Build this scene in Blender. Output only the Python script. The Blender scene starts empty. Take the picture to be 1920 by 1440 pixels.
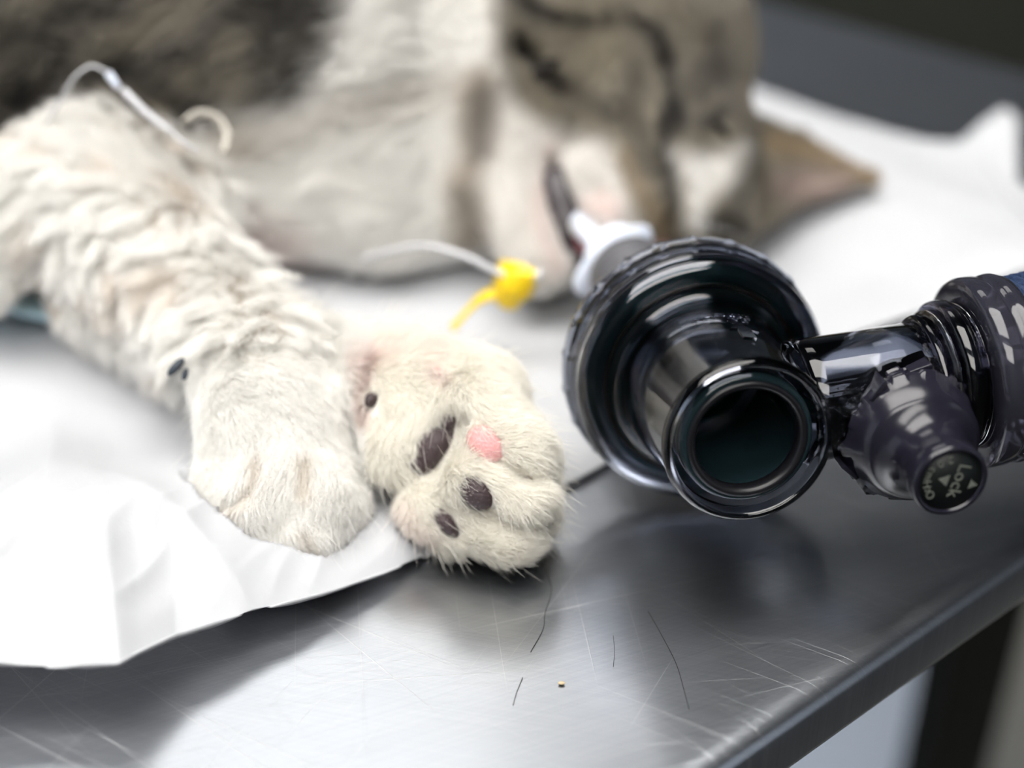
import bpy, bmesh, math, random
import numpy as np
import openvdb
from mathutils import Vector, Matrix, noise as mnoise
from mathutils.bvhtree import BVHTree
from mathutils.kdtree import KDTree

random.seed(7)
rng = np.random.default_rng(11)
S = 0.01                      # everything is written in centimetres, the scene is in metres
COL = bpy.context.scene.collection
SC = bpy.context.scene

# ------------------------------------------------------------------ camera geometry
HC, TH, F = 13.8, math.radians(32.0), 2638.0
sT, cT = math.sin(TH), math.cos(TH)
CAM = np.array([0.0, 0.0, HC])
RT, UP, FW = np.array([1., 0, 0]), np.array([0., sT, cT]), np.array([0., cT, -sT])

def P(px, py, d):
    u, v = (px - 960) / F, (py - 720) / F
    return CAM + d * (FW + u * RT - v * UP)

def G(px, py, z=0.0):
    v = (py - 720) / F
    return P(px, py, (HC - z) / (sT + cT * v))

def CC(x, y, t):
    """camera coordinates: right, up, toward the viewer"""
    return CAM + x * RT + y * UP - t * FW

def CD(x, y, t):
    return x * RT + y * UP - t * FW

def proj(p):
    q = p - CAM
    d = q @ FW
    d = np.where(np.abs(d) < 1e-3, 1e-3, d)
    return 960 + F * (q @ RT) / d, 720 - F * (q @ UP) / d, d

# ------------------------------------------------------------------ materials
def new_mat(name):
    m = bpy.data.materials.new(name); m.use_nodes = True
    nt = m.node_tree; nt.nodes.clear()
    out = nt.nodes.new('ShaderNodeOutputMaterial')
    b = nt.nodes.new('ShaderNodeBsdfPrincipled')
    nt.links.new(b.outputs[0], out.inputs[0])
    return m, nt, b, out

def N(nt, kind, **kw):
    n = nt.nodes.new(kind)
    for k, v in kw.items():
        if k.startswith('i_'):
            key = k[2:]
            key = int(key) if key.isdigit() else key.replace('_', ' ')
            n.inputs[key].default_value = v
        else:
            setattr(n, k, v)
    return n

def mat(name, col, rough=0.5, metal=0.0, trans=0.0, ior=1.45, noise_amt=0.06, noise_scale=200.0, bump=0.0, sss=0.0, coat=0.0, alpha=None):
    m, nt, b, out = new_mat(name)
    b.inputs['Roughness'].default_value = rough
    b.inputs['Metallic'].default_value = metal
    b.inputs['Transmission Weight'].default_value = trans
    b.inputs['IOR'].default_value = ior
    b.inputs['Coat Weight'].default_value = coat
    if sss:
        b.inputs['Subsurface Weight'].default_value = sss
        b.inputs['Subsurface Radius'].default_value = (0.004, 0.002, 0.0015)
        b.inputs['Subsurface Scale'].default_value = 0.5
    tc = N(nt, 'ShaderNodeTexCoord')
    nz = N(nt, 'ShaderNodeTexNoise', i_Scale=noise_scale, i_Detail=4.0)
    nt.links.new(tc.outputs['Object'], nz.inputs['Vector'])
    mx = N(nt, 'ShaderNodeMix', data_type='RGBA')
    c = np.array(col[:3])
    mx.inputs[6].default_value = (*np.clip(c * (1 - noise_amt), 0, 1), 1)
    mx.inputs[7].default_value = (*np.clip(c * (1 + noise_amt), 0, 1), 1)
    nt.links.new(nz.outputs[0], mx.inputs[0])
    nt.links.new(mx.outputs[2], b.inputs['Base Color'])
    if bump:
        bp = N(nt, 'ShaderNodeBump', i_Strength=bump, i_Distance=0.0005)
        nt.links.new(nz.outputs[0], bp.inputs['Height'])
        nt.links.new(bp.outputs[0], b.inputs['Normal'])
    return m

def steel_material():
    m, nt, b, out = new_mat('brushed_steel')
    L = nt.links.new
    tc = N(nt, 'ShaderNodeTexCoord')
    b.inputs['Metallic'].default_value = 1.0
    # large soft unevenness of the sheet
    big = N(nt, 'ShaderNodeTexNoise', i_Scale=9.0, i_Detail=3.0)
    L(tc.outputs['Object'], big.inputs['Vector'])
    heights = None
    masks = None
    # brushed grain + scratches: noise stretched along several directions
    specs = [(24, 3600, 30, .25, .90, .45), (-12, 4200, 45, .25, .90, .35), (-38, 3300, 13, .67, .74, .8), (-47, 2800, 10, .685, .74, .8), (-30, 3800, 16, .665, .73, .7),
             (18, 3500, 13, .675, .73, .7), (62, 3000, 15, .69, .74, .6), (97, 2700, 13, .69, .74, .6), (5, 4000, 18, .665, .73, .6)]
    for i, (ang, sx, sy, lo, hi, w) in enumerate(specs):
        mp = N(nt, 'ShaderNodeMapping')
        mp.inputs['Rotation'].default_value = (0, 0, math.radians(-ang))
        mp2 = N(nt, 'ShaderNodeMapping')
        mp2.inputs['Scale'].default_value = (sy, sx, 1)
        mp2.inputs['Location'].default_value = (i * 3.7, i * 1.3, 0)
        L(tc.outputs['Object'], mp.inputs['Vector']); L(mp.outputs[0], mp2.inputs['Vector'])
        nz = N(nt, 'ShaderNodeTexNoise', i_Scale=1.0, i_Detail=2.5, i_Distortion=0.25 if i > 1 else 0.6)
        L(mp2.outputs[0], nz.inputs['Vector'])
        r = N(nt, 'ShaderNodeMapRange'); r.inputs['From Min'].default_value = lo; r.inputs['From Max'].default_value = hi
        L(nz.outputs[0], r.inputs['Value'])
        s = N(nt, 'ShaderNodeMath', operation='MULTIPLY', i_1=w); L(r.outputs[0], s.inputs[0])
        if heights is None:
            heights = s
        else:
            a = N(nt, 'ShaderNodeMath', operation='ADD'); L(heights.outputs[0], a.inputs[0]); L(s.outputs[0], a.inputs[1]); heights = a
    bp = N(nt, 'ShaderNodeBump', i_Strength=0.3, i_Distance=0.00003)
    L(heights.outputs[0], bp.inputs['Height'])
    bp2 = N(nt, 'ShaderNodeBump', i_Strength=0.5, i_Distance=0.004)
    L(big.outputs[0], bp2.inputs['Height']); L(bp2.outputs[0], bp.inputs['Normal'])
    L(bp.outputs[0], b.inputs['Normal'])
    rr = N(nt, 'ShaderNodeMath', operation='MULTIPLY_ADD', i_1=0.07, i_2=0.29); L(heights.outputs[0], rr.inputs[0])
    L(rr.outputs[0], b.inputs['Roughness'])
    ramp = N(nt, 'ShaderNodeMix', data_type='RGBA'); ramp.inputs[6].default_value = (.44, .47, .52, 1); ramp.inputs[7].default_value = (.66, .68, .70, 1)
    L(heights.outputs[0], ramp.inputs[0]); L(ramp.outputs[2], b.inputs['Base Color'])
    return m

M = {}
M['steel'] = steel_material()
M['steel_edge'] = mat('polished_steel', (.55, .55, .56), .22, 1.0, noise_scale=60)
M['smoke'] = mat('smoked_plastic', (.48, .51, .59), .04, 0, 1.0, 1.5, .05)
M['smoke_knob'] = mat('violet_smoked_plastic', (.30, .30, .40), .06, 0, 1.0, 1.5, .05)
M['smoke_dark'] = mat('dark_smoked_plastic', (.10, .10, .14), .06, 0, .8, 1.5, .05)
M['teal_smoke'] = mat('teal_smoked_plastic', (.035, .075, .09), .08, 0, .7, 1.5, .1)
M['knob'] = mat('dark_violet_plastic', (.028, .027, .045), .2, 0, .6, 1.5, .05)
M['rubber'] = mat('black_rubber', (.006, .006, .008), .35)
M['teal'] = mat('teal_silicone', (.0, .25, .23), .25, 0, 0.0, 1.45, .2, coat=.5)
M['olive'] = mat('olive_silicone', (.10, .13, .07), .35, 0, 0.0, 1.45, .3)
M['hose'] = mat('blue_hose_fabric', (.012, .028, .075), .6, noise_amt=.7, noise_scale=1500, bump=.6)
M['label'] = mat('black_label', (.004, .006, .006), .5)
M['print'] = mat('grey_print', (.13, .14, .12), .6)
M['grey'] = mat('grey_connector_plastic', (.10, .10, .11), .4)
M['wing'] = mat('pale_blue_plastic', (.72, .78, .90), .35, sss=.2)
M['clear'] = mat('clear_tubing', (.93, .95, .97), .08, 0, .9, 1.3, .02)
M['clearmilk'] = mat('milky_tubing', (.80, .81, .84), .2, 0, .3, 1.4, .02)
M['yellow'] = mat('yellow_plastic', (.88, .62, .015), .35, sss=.1, noise_amt=.03)
M['pad_dark'] = mat('dark_paw_skin', (.050, .032, .036), .42, noise_amt=.3, noise_scale=2500, bump=.6)
M['pad_pink'] = mat('pink_paw_skin', (.72, .37, .37), .45, noise_amt=.08, noise_scale=2500, bump=.5, sss=.3)
M['skin_pink'] = mat('pink_skin', (.80, .55, .52), .5, noise_amt=.1, noise_scale=900, sss=.3)
M['mouth'] = mat('mouth_shade', (.025, .018, .022), .3, noise_amt=.6, noise_scale=400)
M['tongue'] = mat('red_gum', (.22, .03, .04), .3)
M['tooth'] = mat('ivory', (.75, .70, .58), .3)
M['eye'] = mat('closed_eye_lid', (.012, .010, .008), .95)
M['claw'] = mat('claw_horn', (.16, .12, .09), .35)
M['sheet'] = mat('white_nonwoven_sheet', (.60, .615, .64), .62, noise_amt=.02, noise_scale=700, bump=.12, sss=0)
M['bluecloth'] = mat('pale_blue_cloth', (.42, .60, .68), .8, noise_scale=500, bump=.2)
M['hair'] = mat('shed_hair', (.02, .018, .02), .4)
M['crumb'] = mat('crumb', (.5, .4, .25), .7)
M['floor'] = mat('dark_floor_vinyl', (.03, .032, .034), .9, noise_scale=6)
M['wall'] = mat('grey_green_wall', (.26, .30, .35), .7, noise_scale=5)
M['cab_dark'] = mat('dark_cabinet_laminate', (.035, .037, .028), .5, noise_scale=8)
M['cab_beige'] = mat('beige_cabinet_laminate', (.30, .29, .26), .6, noise_scale=8)
M['frame'] = mat('black_powder_coat', (.012, .013, .010), .5)
M['lampframe'] = mat('white_lamp_frame', (.8, .8, .8), .5)

def translucent(m, amt, col):
    nt = m.node_tree; out = [n for n in nt.nodes if n.type == 'OUTPUT_MATERIAL'][0]; b = [n for n in nt.nodes if n.type == 'BSDF_PRINCIPLED'][0]
    t = N(nt, 'ShaderNodeBsdfTranslucent'); t.inputs['Color'].default_value = (*col, 1)
    mx = N(nt, 'ShaderNodeMixShader', i_0=amt)
    nt.links.new(b.outputs[0], mx.inputs[1]); nt.links.new(t.outputs[0], mx.inputs[2]); nt.links.new(mx.outputs[0], out.inputs[0])
translucent(M['sheet'], .25, (.8, .8, .83))
# hair material coloured by an attribute
def fur_material():
    m, nt, b, out = new_mat('cat_fur')
    nt.nodes.remove(b)
    at = N(nt, 'ShaderNodeAttribute', attribute_name='furcol')
    d = N(nt, 'ShaderNodeBsdfDiffuse'); t = N(nt, 'ShaderNodeBsdfTranslucent')
    mx = N(nt, 'ShaderNodeMixShader', i_0=0.40)
    g = N(nt, 'ShaderNodeBsdfGlossy', i_Roughness=0.45); g.inputs['Color'].default_value = (.9, .9, .9, 1)
    mx2 = N(nt, 'ShaderNodeMixShader', i_0=0.035)
    L = nt.links.new
    L(at.outputs['Color'], d.inputs['Color']); L(at.outputs['Color'], t.inputs['Color'])
    L(d.outputs[0], mx.inputs[1]); L(t.outputs[0], mx.inputs[2])
    L(mx.outputs[0], mx2.inputs[1]); L(g.outputs[0], mx2.inputs[2]); L(mx2.outputs[0], out.inputs[0])
    return m
M['fur'] = fur_material()

def skin_material():
    m, nt, b, out = new_mat('cat_undercoat')
    at = N(nt, 'ShaderNodeAttribute', attribute_name='furcol')
    nt.links.new(at.outputs['Color'], b.inputs['Base Color'])
    b.inputs['Roughness'].default_value = .9
    b.inputs['Specular IOR Level'].default_value = .1
    return m
M['coat'] = skin_material()

# ------------------------------------------------------------------ object helpers
WORLD = {}
def link(o, parent=None):
    COL.objects.link(o)
    if parent is not None:
        o.parent = parent
        o.matrix_parent_inverse = Matrix.Identity(4)
        wl = o.location.copy()
        o.location = wl - WORLD.get(parent.name, parent.location)
        WORLD[o.name] = wl
    return o

def obj(name, verts, faces, m, parent=None, smooth=True, origin=None):
    v = np.asarray(verts, dtype=float) * S
    og = np.asarray(origin) * S if origin is not None else (v.mean(0) if parent is None else v.mean(0))
    me = bpy.data.meshes.new(name)
    me.from_pydata((v - og).tolist(), [], [list(map(int, f)) for f in faces])
    me.validate(); me.update()
    if m is not None: me.materials.append(m)
    if smooth:
        for p in me.polygons: p.use_smooth = True
    o = bpy.data.objects.new(name, me); o.location = Vector(og)
    return link(o, parent)

def empty(name, loc, label, cat, group=None):
    o = bpy.data.objects.new(name, None); o.location = Vector(np.asarray(loc) * S)
    o.empty_display_size = 0.01
    COL.objects.link(o)
    o['label'] = label; o['category'] = cat
    if group: o['group'] = group
    return o

def tag(o, label, cat, group=None):
    o['label'] = label; o['category'] = cat
    if group: o['group'] = group
    return o

def struct(o):
    o['kind'] = 'structure'; return o

def unit(a):
    a = np.asarray(a, float); return a / np.linalg.norm(a)

def basis(z, x=None):
    z = unit(z)
    if x is None: x = np.array([0, 0, 1.]) if abs(z[2]) < .9 else np.array([1., 0, 0])
    x = unit(np.asarray(x, float) - z * (np.asarray(x, float) @ z))
    return np.stack([x, np.cross(z, x), z], 1)    # columns

def lathe(prof, o, z, x=None, n=72, closed=True, wob=None):
    """revolve profile [(r, h)...] about axis z at point o; closed: last ring joins the first"""
    B = basis(z, x); o = np.asarray(o, float)
    V = []; Fc = []
    k = len(prof)
    for j in range(n):
        a = 2 * math.pi * j / n
        for i, (r, h) in enumerate(prof):
            rr = r if wob is None else wob(r, h, a)
            V.append(o + B @ np.array([rr * math.cos(a), rr * math.sin(a), h]))
    for j in range(n):
        j2 = (j + 1) % n
        for i in range(k if closed else k - 1):
            i2 = (i + 1) % k
            Fc.append((j * k + i, j2 * k + i, j2 * k + i2, j * k + i2))
    if not closed:     # cap the ends
        Fc.append([j * k for j in range(n)][::-1] if prof[0][0] > 0 else [])
        Fc.append([j * k + k - 1 for j in range(n)] if prof[-1][0] > 0 else [])
        Fc = [f for f in Fc if len(f)]
    return V, Fc

def smooth_path(pts, n=60):
    pts = [np.asarray(p, float) for p in pts]
    q = [2 * pts[0] - pts[1]] + pts + [2 * pts[-1] - pts[-2]]
    out = []
    m = len(pts) - 1
    for i in range(n + 1):
        t = i / n * m; s = min(int(t), m - 1); t -= s
        p0, p1, p2, p3 = q[s], q[s + 1], q[s + 2], q[s + 3]
        out.append(.5 * ((2 * p1) + (-p0 + p2) * t + (2 * p0 - 5 * p1 + 4 * p2 - p3) * t * t + (-p0 + 3 * p1 - 3 * p2 + p3) * t ** 3))
    return out

def tube(pts, r, n=60, m=14, flat=None):
    path = smooth_path(pts, n)
    V, Fc = [], []
    prev = None
    for i, p in enumerate(path):
        t = unit(path[min(i + 1, n)] - path[max(i - 1, 0)])
        x = np.array([0, 0, 1.]) if prev is None else prev
        B = basis(t, x); prev = B[:, 0]
        rr = r(i / n) if callable(r) else r
        for j in range(m):
            a = 2 * math.pi * j / m
            fx, fy = (1, 1) if flat is None else flat
            V.append(p + B @ np.array([rr * fx * math.cos(a), rr * fy * math.sin(a), 0]))
    for i in range(n):
        for j in range(m):
            j2 = (j + 1) % m
            Fc.append((i * m + j, i * m + j2, (i + 1) * m + j2, (i + 1) * m + j))
    Fc.append(list(range(m))[::-1]); Fc.append([n * m + j for j in range(m)])
    return V, Fc

def box(c, s, R=None):
    c = np.asarray(c, float); s = np.asarray(s, float) / 2
    V = []
    for x in (-1, 1):
        for y in (-1, 1):
            for z in (-1, 1):
                p = np.array([x, y, z]) * s
                if R is not None: p = R @ p
                V.append(c + p)
    return V, [(0, 1, 3, 2), (4, 6, 7, 5), (0, 4, 5, 1), (2, 3, 7, 6), (0, 2, 6, 4), (1, 5, 7, 3)]

def bevel(o, w, seg=3):
    md = o.modifiers.new('edge', 'BEVEL'); md.width = w * S; md.segments = seg; md.limit_method = 'ANGLE'
    return o

def ellipsoid(c, B, rad, nu=28, nv=18, fn=None):
    V, Fc = [], []
    for i in range(nv + 1):
        th = math.pi * i / nv
        for j in range(nu):
            ph = 2 * math.pi * j / nu
            q = np.array([math.sin(th) * math.cos(ph), math.sin(th) * math.sin(ph), math.cos(th)])
            k = 1 if fn is None else fn(q)
            V.append(np.asarray(c) + B @ (q * np.asarray(rad) * k))
    for i in range(nv):
        for j in range(nu):
            j2 = (j + 1) % nu
            if i == 0: Fc.append((j, (i + 1) * nu + j, (i + 1) * nu + j2))
            elif i == nv - 1: Fc.append((i * nu + j, (i + 1) * nu + j, i * nu + j2))
            else: Fc.append((i * nu + j, (i + 1) * nu + j, (i + 1) * nu + j2, i * nu + j2))
    return V, Fc

# ------------------------------------------------------------------ room and table
FLOOR = -85.0
struct(obj('floor', *box((0, 150, FLOOR - 1), (700, 700, 2)), M['floor'], smooth=False))
struct(obj('wall_back', *box((0, 360, 60), (700, 4, 290)), M['wall'], smooth=False))
struct(obj('wall_right', *box((300, 150, 60), (4, 420, 290)), mat('dark_wall_paint', (.06, .07, .08), .8), smooth=False))

def line_int(a, b, c, d):
    a, b, c, d = [np.asarray(q)[:2] for q in (a, b, c, d)]
    A = np.stack([b - a, -(d - c)], 1); t = np.linalg.solve(A, c - a)
    return a + t[0] * (b - a)

n0, n1 = G(1351, 1440), G(1867, 1083)
f0, f1 = G(1440, 0), G(1920, 130)
cor = line_int(n0, n1, f0, f1)
dn = unit((n0 - n1)[:2]); df = unit((f0 - f1)[:2])
cN = cor + dn * 75.0
cF = cor + df * 120.0
cB = cF + dn * 55.0 + df * 5
outline = []
def fillet(p, a, b, r, n=10):
    """rounded corner at p between directions a and b"""
    a, b = unit(a), unit(b)
    ang = math.acos(np.clip(a @ b, -1, 1)); t = r / math.tan(ang / 2)
    c = p + unit(a + b) * (r / math.sin(ang / 2))
    s, e = p + a * t - c, p + b * t - c
    a0, a1 = math.atan2(s[1], s[0]), math.atan2(e[1], e[0])
    dd = (a1 - a0 + math.pi) % (2 * math.pi) - math.pi
    return [c + r * np.array([math.cos(a0 + dd * i / n), math.sin(a0 + dd * i / n)]) for i in range(n + 1)]
quad = [cN, cor, cF, cB]
for i in range(4):
    p, pr, nx = quad[i], quad[i - 1], quad[(i + 1) % 4]
    outline += fillet(p, pr - p, nx - p, 2.0)
outline = np.array(outline)
cen = outline.mean(0)
def offset(pts, o):
    n = len(pts); out = []
    for i in range(n):
        t = unit(pts[(i + 1) % n] - pts[i - 1]); nn = np.array([t[1], -t[0]])
        if nn @ (pts[i] - cen) < 0: nn = -nn
        out.append(pts[i] + nn * o)
    return np.array(out)
prof = [(-.55, 0), (-.35, .0), (-.22, -.02), (-.11, -.07), (-.03, -.15), (0, -.27), (0, -.5), (0, -.95), (-.03, -1.06), (-.1, -1.12), (-.2, -1.13), (-.25, -1.08), (-.25, -.4)]
V = []; Fc = []
no = len(outline)
for (o_, z_) in prof:
    for q in offset(outline, o_): V.append((q[0], q[1], z_))
for k in range(len(prof) - 1):
    for i in range(no):
        j = (i + 1) % no
        Fc.append((k * no + i, k * no + j, (k + 1) * no + j, (k + 1) * no + i))
Fc.append(list(range(no)))
sgn = sum(outline[i][0]*outline[(i+1)%no][1]-outline[(i+1)%no][0]*outline[i][1] for i in range(no))
if sgn < 0: Fc[-1] = Fc[-1][::-1]
else: Fc[:-1] = [f_[::-1] for f_ in Fc[:-1]]
table = empty('operating_table', (cen[0], cen[1], FLOOR), 'stainless steel veterinary table with a scratched brushed top under the white sheet', 'table')
obj('tabletop', V, Fc, M['steel'], table)
pU = unit(cen - cor)
for q in quad:
    if q is cor: continue
    c = q + unit(cen - q) * 9
    obj('leg', *box((c[0], c[1], (FLOOR - 1.2) / 2), (3.5, 3.5, -FLOOR - 1.2)), M['frame'], table, smooth=False)
# the leg that shows below the front rim
lg = G(1800, 1440, -30)
obj('leg', *box((lg[0] - .3, lg[1] + 1.0, (FLOOR - 4) / 2), (2.6, 2.6, -FLOOR - 4)), M['frame'], table, smooth=False)
# frame rail below the top
rl = [np.array([*(quad[0] + unit(cen - quad[0]) * 9), -3.0]), np.array([*(cor + unit(cen - cor) * 9), -3.0]), np.array([*(cF + unit(cen - cF) * 9), -3.0])]
for a, b in zip(rl[:-1], rl[1:]):
    R = basis(b - a)
    obj('rail', *box((a + b) / 2, (3, 3, np.linalg.norm(b - a)), R), M['frame'], table, smooth=False)

# furniture around
cb = G(1700, -60, 0)
c1 = obj('cabinet', *box((70, 190, FLOOR + 44), (130, 50, 88)), M['cab_dark'], smooth=False)
c1.name = 'storage_cabinet'
tag(bevel(c1, .5), 'dark olive storage cabinet standing beyond the far end of the table', 'cabinet')
c2 = obj('supply_cabinet', *box((62, 62, FLOOR + 30), (50, 34, 60), basis((0, 0, 1), (1, .35, 0))), M['cab_beige'], smooth=False)
tag(bevel(c2, .5), 'grey beige low cabinet standing below the table rim at its front corner', 'cabinet')

o = obj('pale_floor_slab', *box((30, 105, FLOOR + .6), (42, 90, 1)), mat('pale_blue_vinyl', (.42, .48, .58), .5), smooth=False)  # slab stands in for pale floor; main floor darkened for the rim reflection
tag(bevel(o, .3), 'pale blue grey slab standing in for the floor area seen below the front rim of the table', 'mat')
# ceiling lamps, the last one an added fill
def lamp(c, size, strength, label, tilt=0.0, col=(1, .97, .93)):
    m, nt, b, out = new_mat('lamp_glow')
    b.inputs['Base Color'].default_value = (.9, .9, .9, 1)
    b.inputs['Emission Color'].default_value = (*col, 1); b.inputs['Emission Strength'].default_value = strength
    t = empty('ceiling_lamp', (c[0], c[1], c[2] + 4), label, 'lamp', None)
    obj('diffuser', *box(c, (size[0], size[1], 1)), m, t, smooth=False)
    for sx, sy, w, h in ((-1, 0, 3, size[1] + 6), (1, 0, 3, size[1] + 6), (0, -1, size[0] + 6, 3), (0, 1, size[0] + 6, 3)):
        obj('frame', *box((c[0] + sx * (size[0] / 2 + 1.5), c[1] + sy * (size[1] / 2 + 1.5), c[2] + .5), (w, h, 4)), M['lampframe'], t, smooth=False)
    return t
lamp((-38, 169, 165), (105, 62), 2.6, 'long fluorescent ceiling lamp in front of the table, farther from the camera')
lamp((-30, 10, 165), (170, 110), 6.6, 'fluorescent ceiling lamp hanging right above the table')
lamp((-10, -130, 165), (170, 100), 6.5, 'added fill lamp, an unseen ceiling panel behind the viewer')  # unseen fill panel, added to brighten the chest facing the camera
struct(obj('ceiling', *box((0, 150, 176), (700, 700, 2)), mat('grey_ceiling_paint', (.20, .22, .25), .8), smooth=False))
struct(obj('wall_front', *box((0, -205, 45), (700, 4, 262)), mat('dark_room_paint', (.06, .065, .07), .7), smooth=False))

# ------------------------------------------------------------------ the white sheet
def interp(xs, pts, x):
    return np.array([np.interp(x, xs, [p[k] for p in pts]) for k in range(len(pts[0]))])
BOT = [(-260, 1262, .9), (-80, 1255, .95), (0, 1250, .95), (120, 1246, 1.0), (222, 1240, 1.05), (262, 1218, .95), (330, 1185, .8), (480, 1143, .62), (560, 1122, .52), (640, 1098, .4), (720, 1072, .28),
       (800, 1040, .12), (900, 986, .14), (1060, 907, .16), (1170, 845, .16), (1400, 730, .15), (1600, 628, .25), (1760, 575, .3), (1850, 545, .3), (2050, 500, .25)]
TOP = [(-900, 60, .2), (-600, 20, .2), (-300, 0, .2), (0, -20, .2), (300, 0, .2), (500, 20, .2), (700, 60, .2), (850, 80, .2), (1000, 90, .2), (1180, 100, .2), (1300, 120, .2), (1395, 150, .25), (1480, 178, .3),
       (1570, 208, .3), (1660, 236, .3), (1735, 250, .35), (1800, 232, .7), (1893, 162, 1.1), (1918, 182, 1.1), (1850, 285, .5), (1990, 375, .3)]
tb = np.linspace(0, 1, len(BOT)); tt = np.linspace(0, 1, len(TOP))
Bw = [G(*p) for p in BOT]; Tw = [G(*p) for p in TOP]
# warp so the columns run roughly away from the viewer
tb = np.array([(b[0] + 260) / 2310 for b in BOT])
tx = np.array([0, .05, .10, .16, .24, .31, .38, .45, .52, .58, .64, .70, .745, .79, .83, .865, .895, .925, .945, .965, 1.0])
NU, NV = 420, 230
V = np.zeros((NV, NU, 3))
us = np.linspace(0, 1, NU)
for i, u in enumerate(us):
    b = interp(tb, Bw, u); t = interp(tx, Tw, u)
    bx = np.interp(u, tb, [q[0] for q in BOT])
    e = b[2]
    w = np.interp(bx, [-260, 0, 130, 400, 640, 780, 900, 1100, 1500, 2000], [2.0, 2.1, 2.5, 1.8, 1.1, .5, .35, .3, .8, 1.0])
    for j in range(NV):
        s = (j / (NV - 1)) ** 1.7
        p = b * (1 - s) + t * s
        dist = np.linalg.norm((p - b)[:2])
        base = .16
        crest = e + np.interp(bx, [-260, 130, 600, 900, 1200], [.65, .8, .5, .1, .0])
        k = dist / w
        if k < 1: z = e + (crest - e) * (1 - (1 - k) ** 1.6)
        else:
            q = min((k - 1) / 2.2, 1); q = q * q * (3 - 2 * q)
            z = crest * (1 - q) + base * q
        x, y = p[0], p[1]
        # creases: triangular pleats across the flap, stronger near the edge
        n1_ = mnoise.noise(Vector((x * .42 + y * .3, y * .2 - 3, 1.7)))
        n2_ = mnoise.noise(Vector((x * 1.9 - y * .8, y * .5 + x * .3, 7.7)))
        amp = np.interp(bx, [-260, 600, 850, 1100], [.34, .22, .05, .02]) * max(0, 1 - abs(k - .75) / 1.1)
        z += amp * (1 - 2.4 * abs(n1_)) * 1.0 + amp * .28 * (1 - 3 * abs(n2_)) - amp * .6
        # soft folds on the right-hand part behind the hose
        a2 = np.interp(x, [3, 6, 14], [0, .30, .55]) * np.interp(y, [22, 26, 60], [0, 1, 1.2])
        z += a2 * (.5 + .5 * math.sin((x * .55 + y * .50) * 1.05 + 1.1 * n1_))
        z += .05 * mnoise.noise(Vector((x * .5, y * .5, 0))) + .03 * abs(n2_)
        V[j, i] = (x, y, max(z, .05))
        if j == 0: V[j, i, 2] = max(e + .5 * amp * n2_, .07)
Fc = [(j * NU + i, j * NU + i + 1, (j + 1) * NU + i + 1, (j + 1) * NU + i) for j in range(NV - 1) for i in range(NU - 1)]
sheet = obj('underpad', V.reshape(-1, 3), Fc, M['sheet'])
md = sheet.modifiers.new('thick', 'SOLIDIFY'); md.thickness = .035 * S; md.offset = -1
tag(sheet, 'crumpled white disposable underpad spread on the steel table beneath the cat', 'sheet')
SHEETV = V

# pale blue cloth at the far left
Vb = []; nb = 40
for j in range(nb):
    for i in range(nb):
        px = -420 + 560 * i / (nb - 1); py = 590 - 170 * j / (nb - 1)
        q = G(px, py, .8)
        q = q + np.array([0, 0, .35 * mnoise.noise(Vector((q[0] * .7, q[1] * .7, 4))) + .25 - .5 * (i / nb) ** 4])
        Vb.append(q)
o = obj('surgical_drape', Vb, [(j * nb + i, j * nb + i + 1, (j + 1) * nb + i + 1, (j + 1) * nb + i) for j in range(nb - 1) for i in range(nb - 1)], M['bluecloth'])
o.modifiers.new('thick', 'SOLIDIFY').thickness = .1 * S
tag(o, 'pale blue cloth tucked beneath the cat behind its upper foreleg', 'cloth')

# ------------------------------------------------------------------ the cat : one signed distance field -> one mesh
VX = 0.085
LO = np.array([-24.0, 14.0, -0.1]); HI = np.array([10.5, 38.5, 10.6])
DIM = np.ceil((HI - LO) / VX).astype(int)
FAR = 1.5

def newf(): return np.full(tuple(DIM), FAR, dtype=np.float32)
def smin(a, b, k):
    h = np.clip(k - np.abs(a - b), 0, None) / k
    return np.minimum(a, b) - h * h * k * .25
def region(a, b, m):
    lo = np.clip(np.floor((np.minimum(a, b) - m - LO) / VX).astype(int), 0, DIM)
    hi = np.clip(np.ceil((np.maximum(a, b) + m - LO) / VX).astype(int) + 1, 0, DIM)
    if np.any(hi <= lo): return None, None
    sl = tuple(slice(l, h) for l, h in zip(lo, hi))
    ax = [LO[i] + VX * np.arange(lo[i], hi[i], dtype=np.float32) for i in range(3)]
    return sl, np.meshgrid(*ax, indexing='ij', sparse=True)
def cap_d(g, a, b, ra, rb):
    X, Y, Z = g; ab = b - a; L2 = max(float(ab @ ab), 1e-9)
    t = np.clip(((X - a[0]) * ab[0] + (Y - a[1]) * ab[1] + (Z - a[2]) * ab[2]) / L2, 0, 1)
    return np.sqrt((X - a[0] - t * ab[0]) ** 2 + (Y - a[1] - t * ab[1]) ** 2 + (Z - a[2] - t * ab[2]) ** 2) - (ra + t * (rb - ra))
def add(f, a, b, ra, rb=None, k=.4):
    a = np.asarray(a, float); b = np.asarray(b, float); rb = ra if rb is None else rb
    sl, g = region(a, b, max(ra, rb) + k + FAR)
    if sl is None: return
    f[sl] = smin(f[sl], cap_d(g, a, b, ra, rb).astype(np.float32), k)
def cut(f, a, b, ra, rb=None, k=.15):
    a = np.asarray(a, float); b = np.asarray(b, float); rb = ra if rb is None else rb
    sl, g = region(a, b, max(ra, rb) + k + .3)
    if sl is None: return
    f[sl] = -smin(-f[sl], cap_d(g, a, b, ra, rb).astype(np.float32), k)
COMB = []      # (position, direction) anchors of the coat's lie
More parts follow.
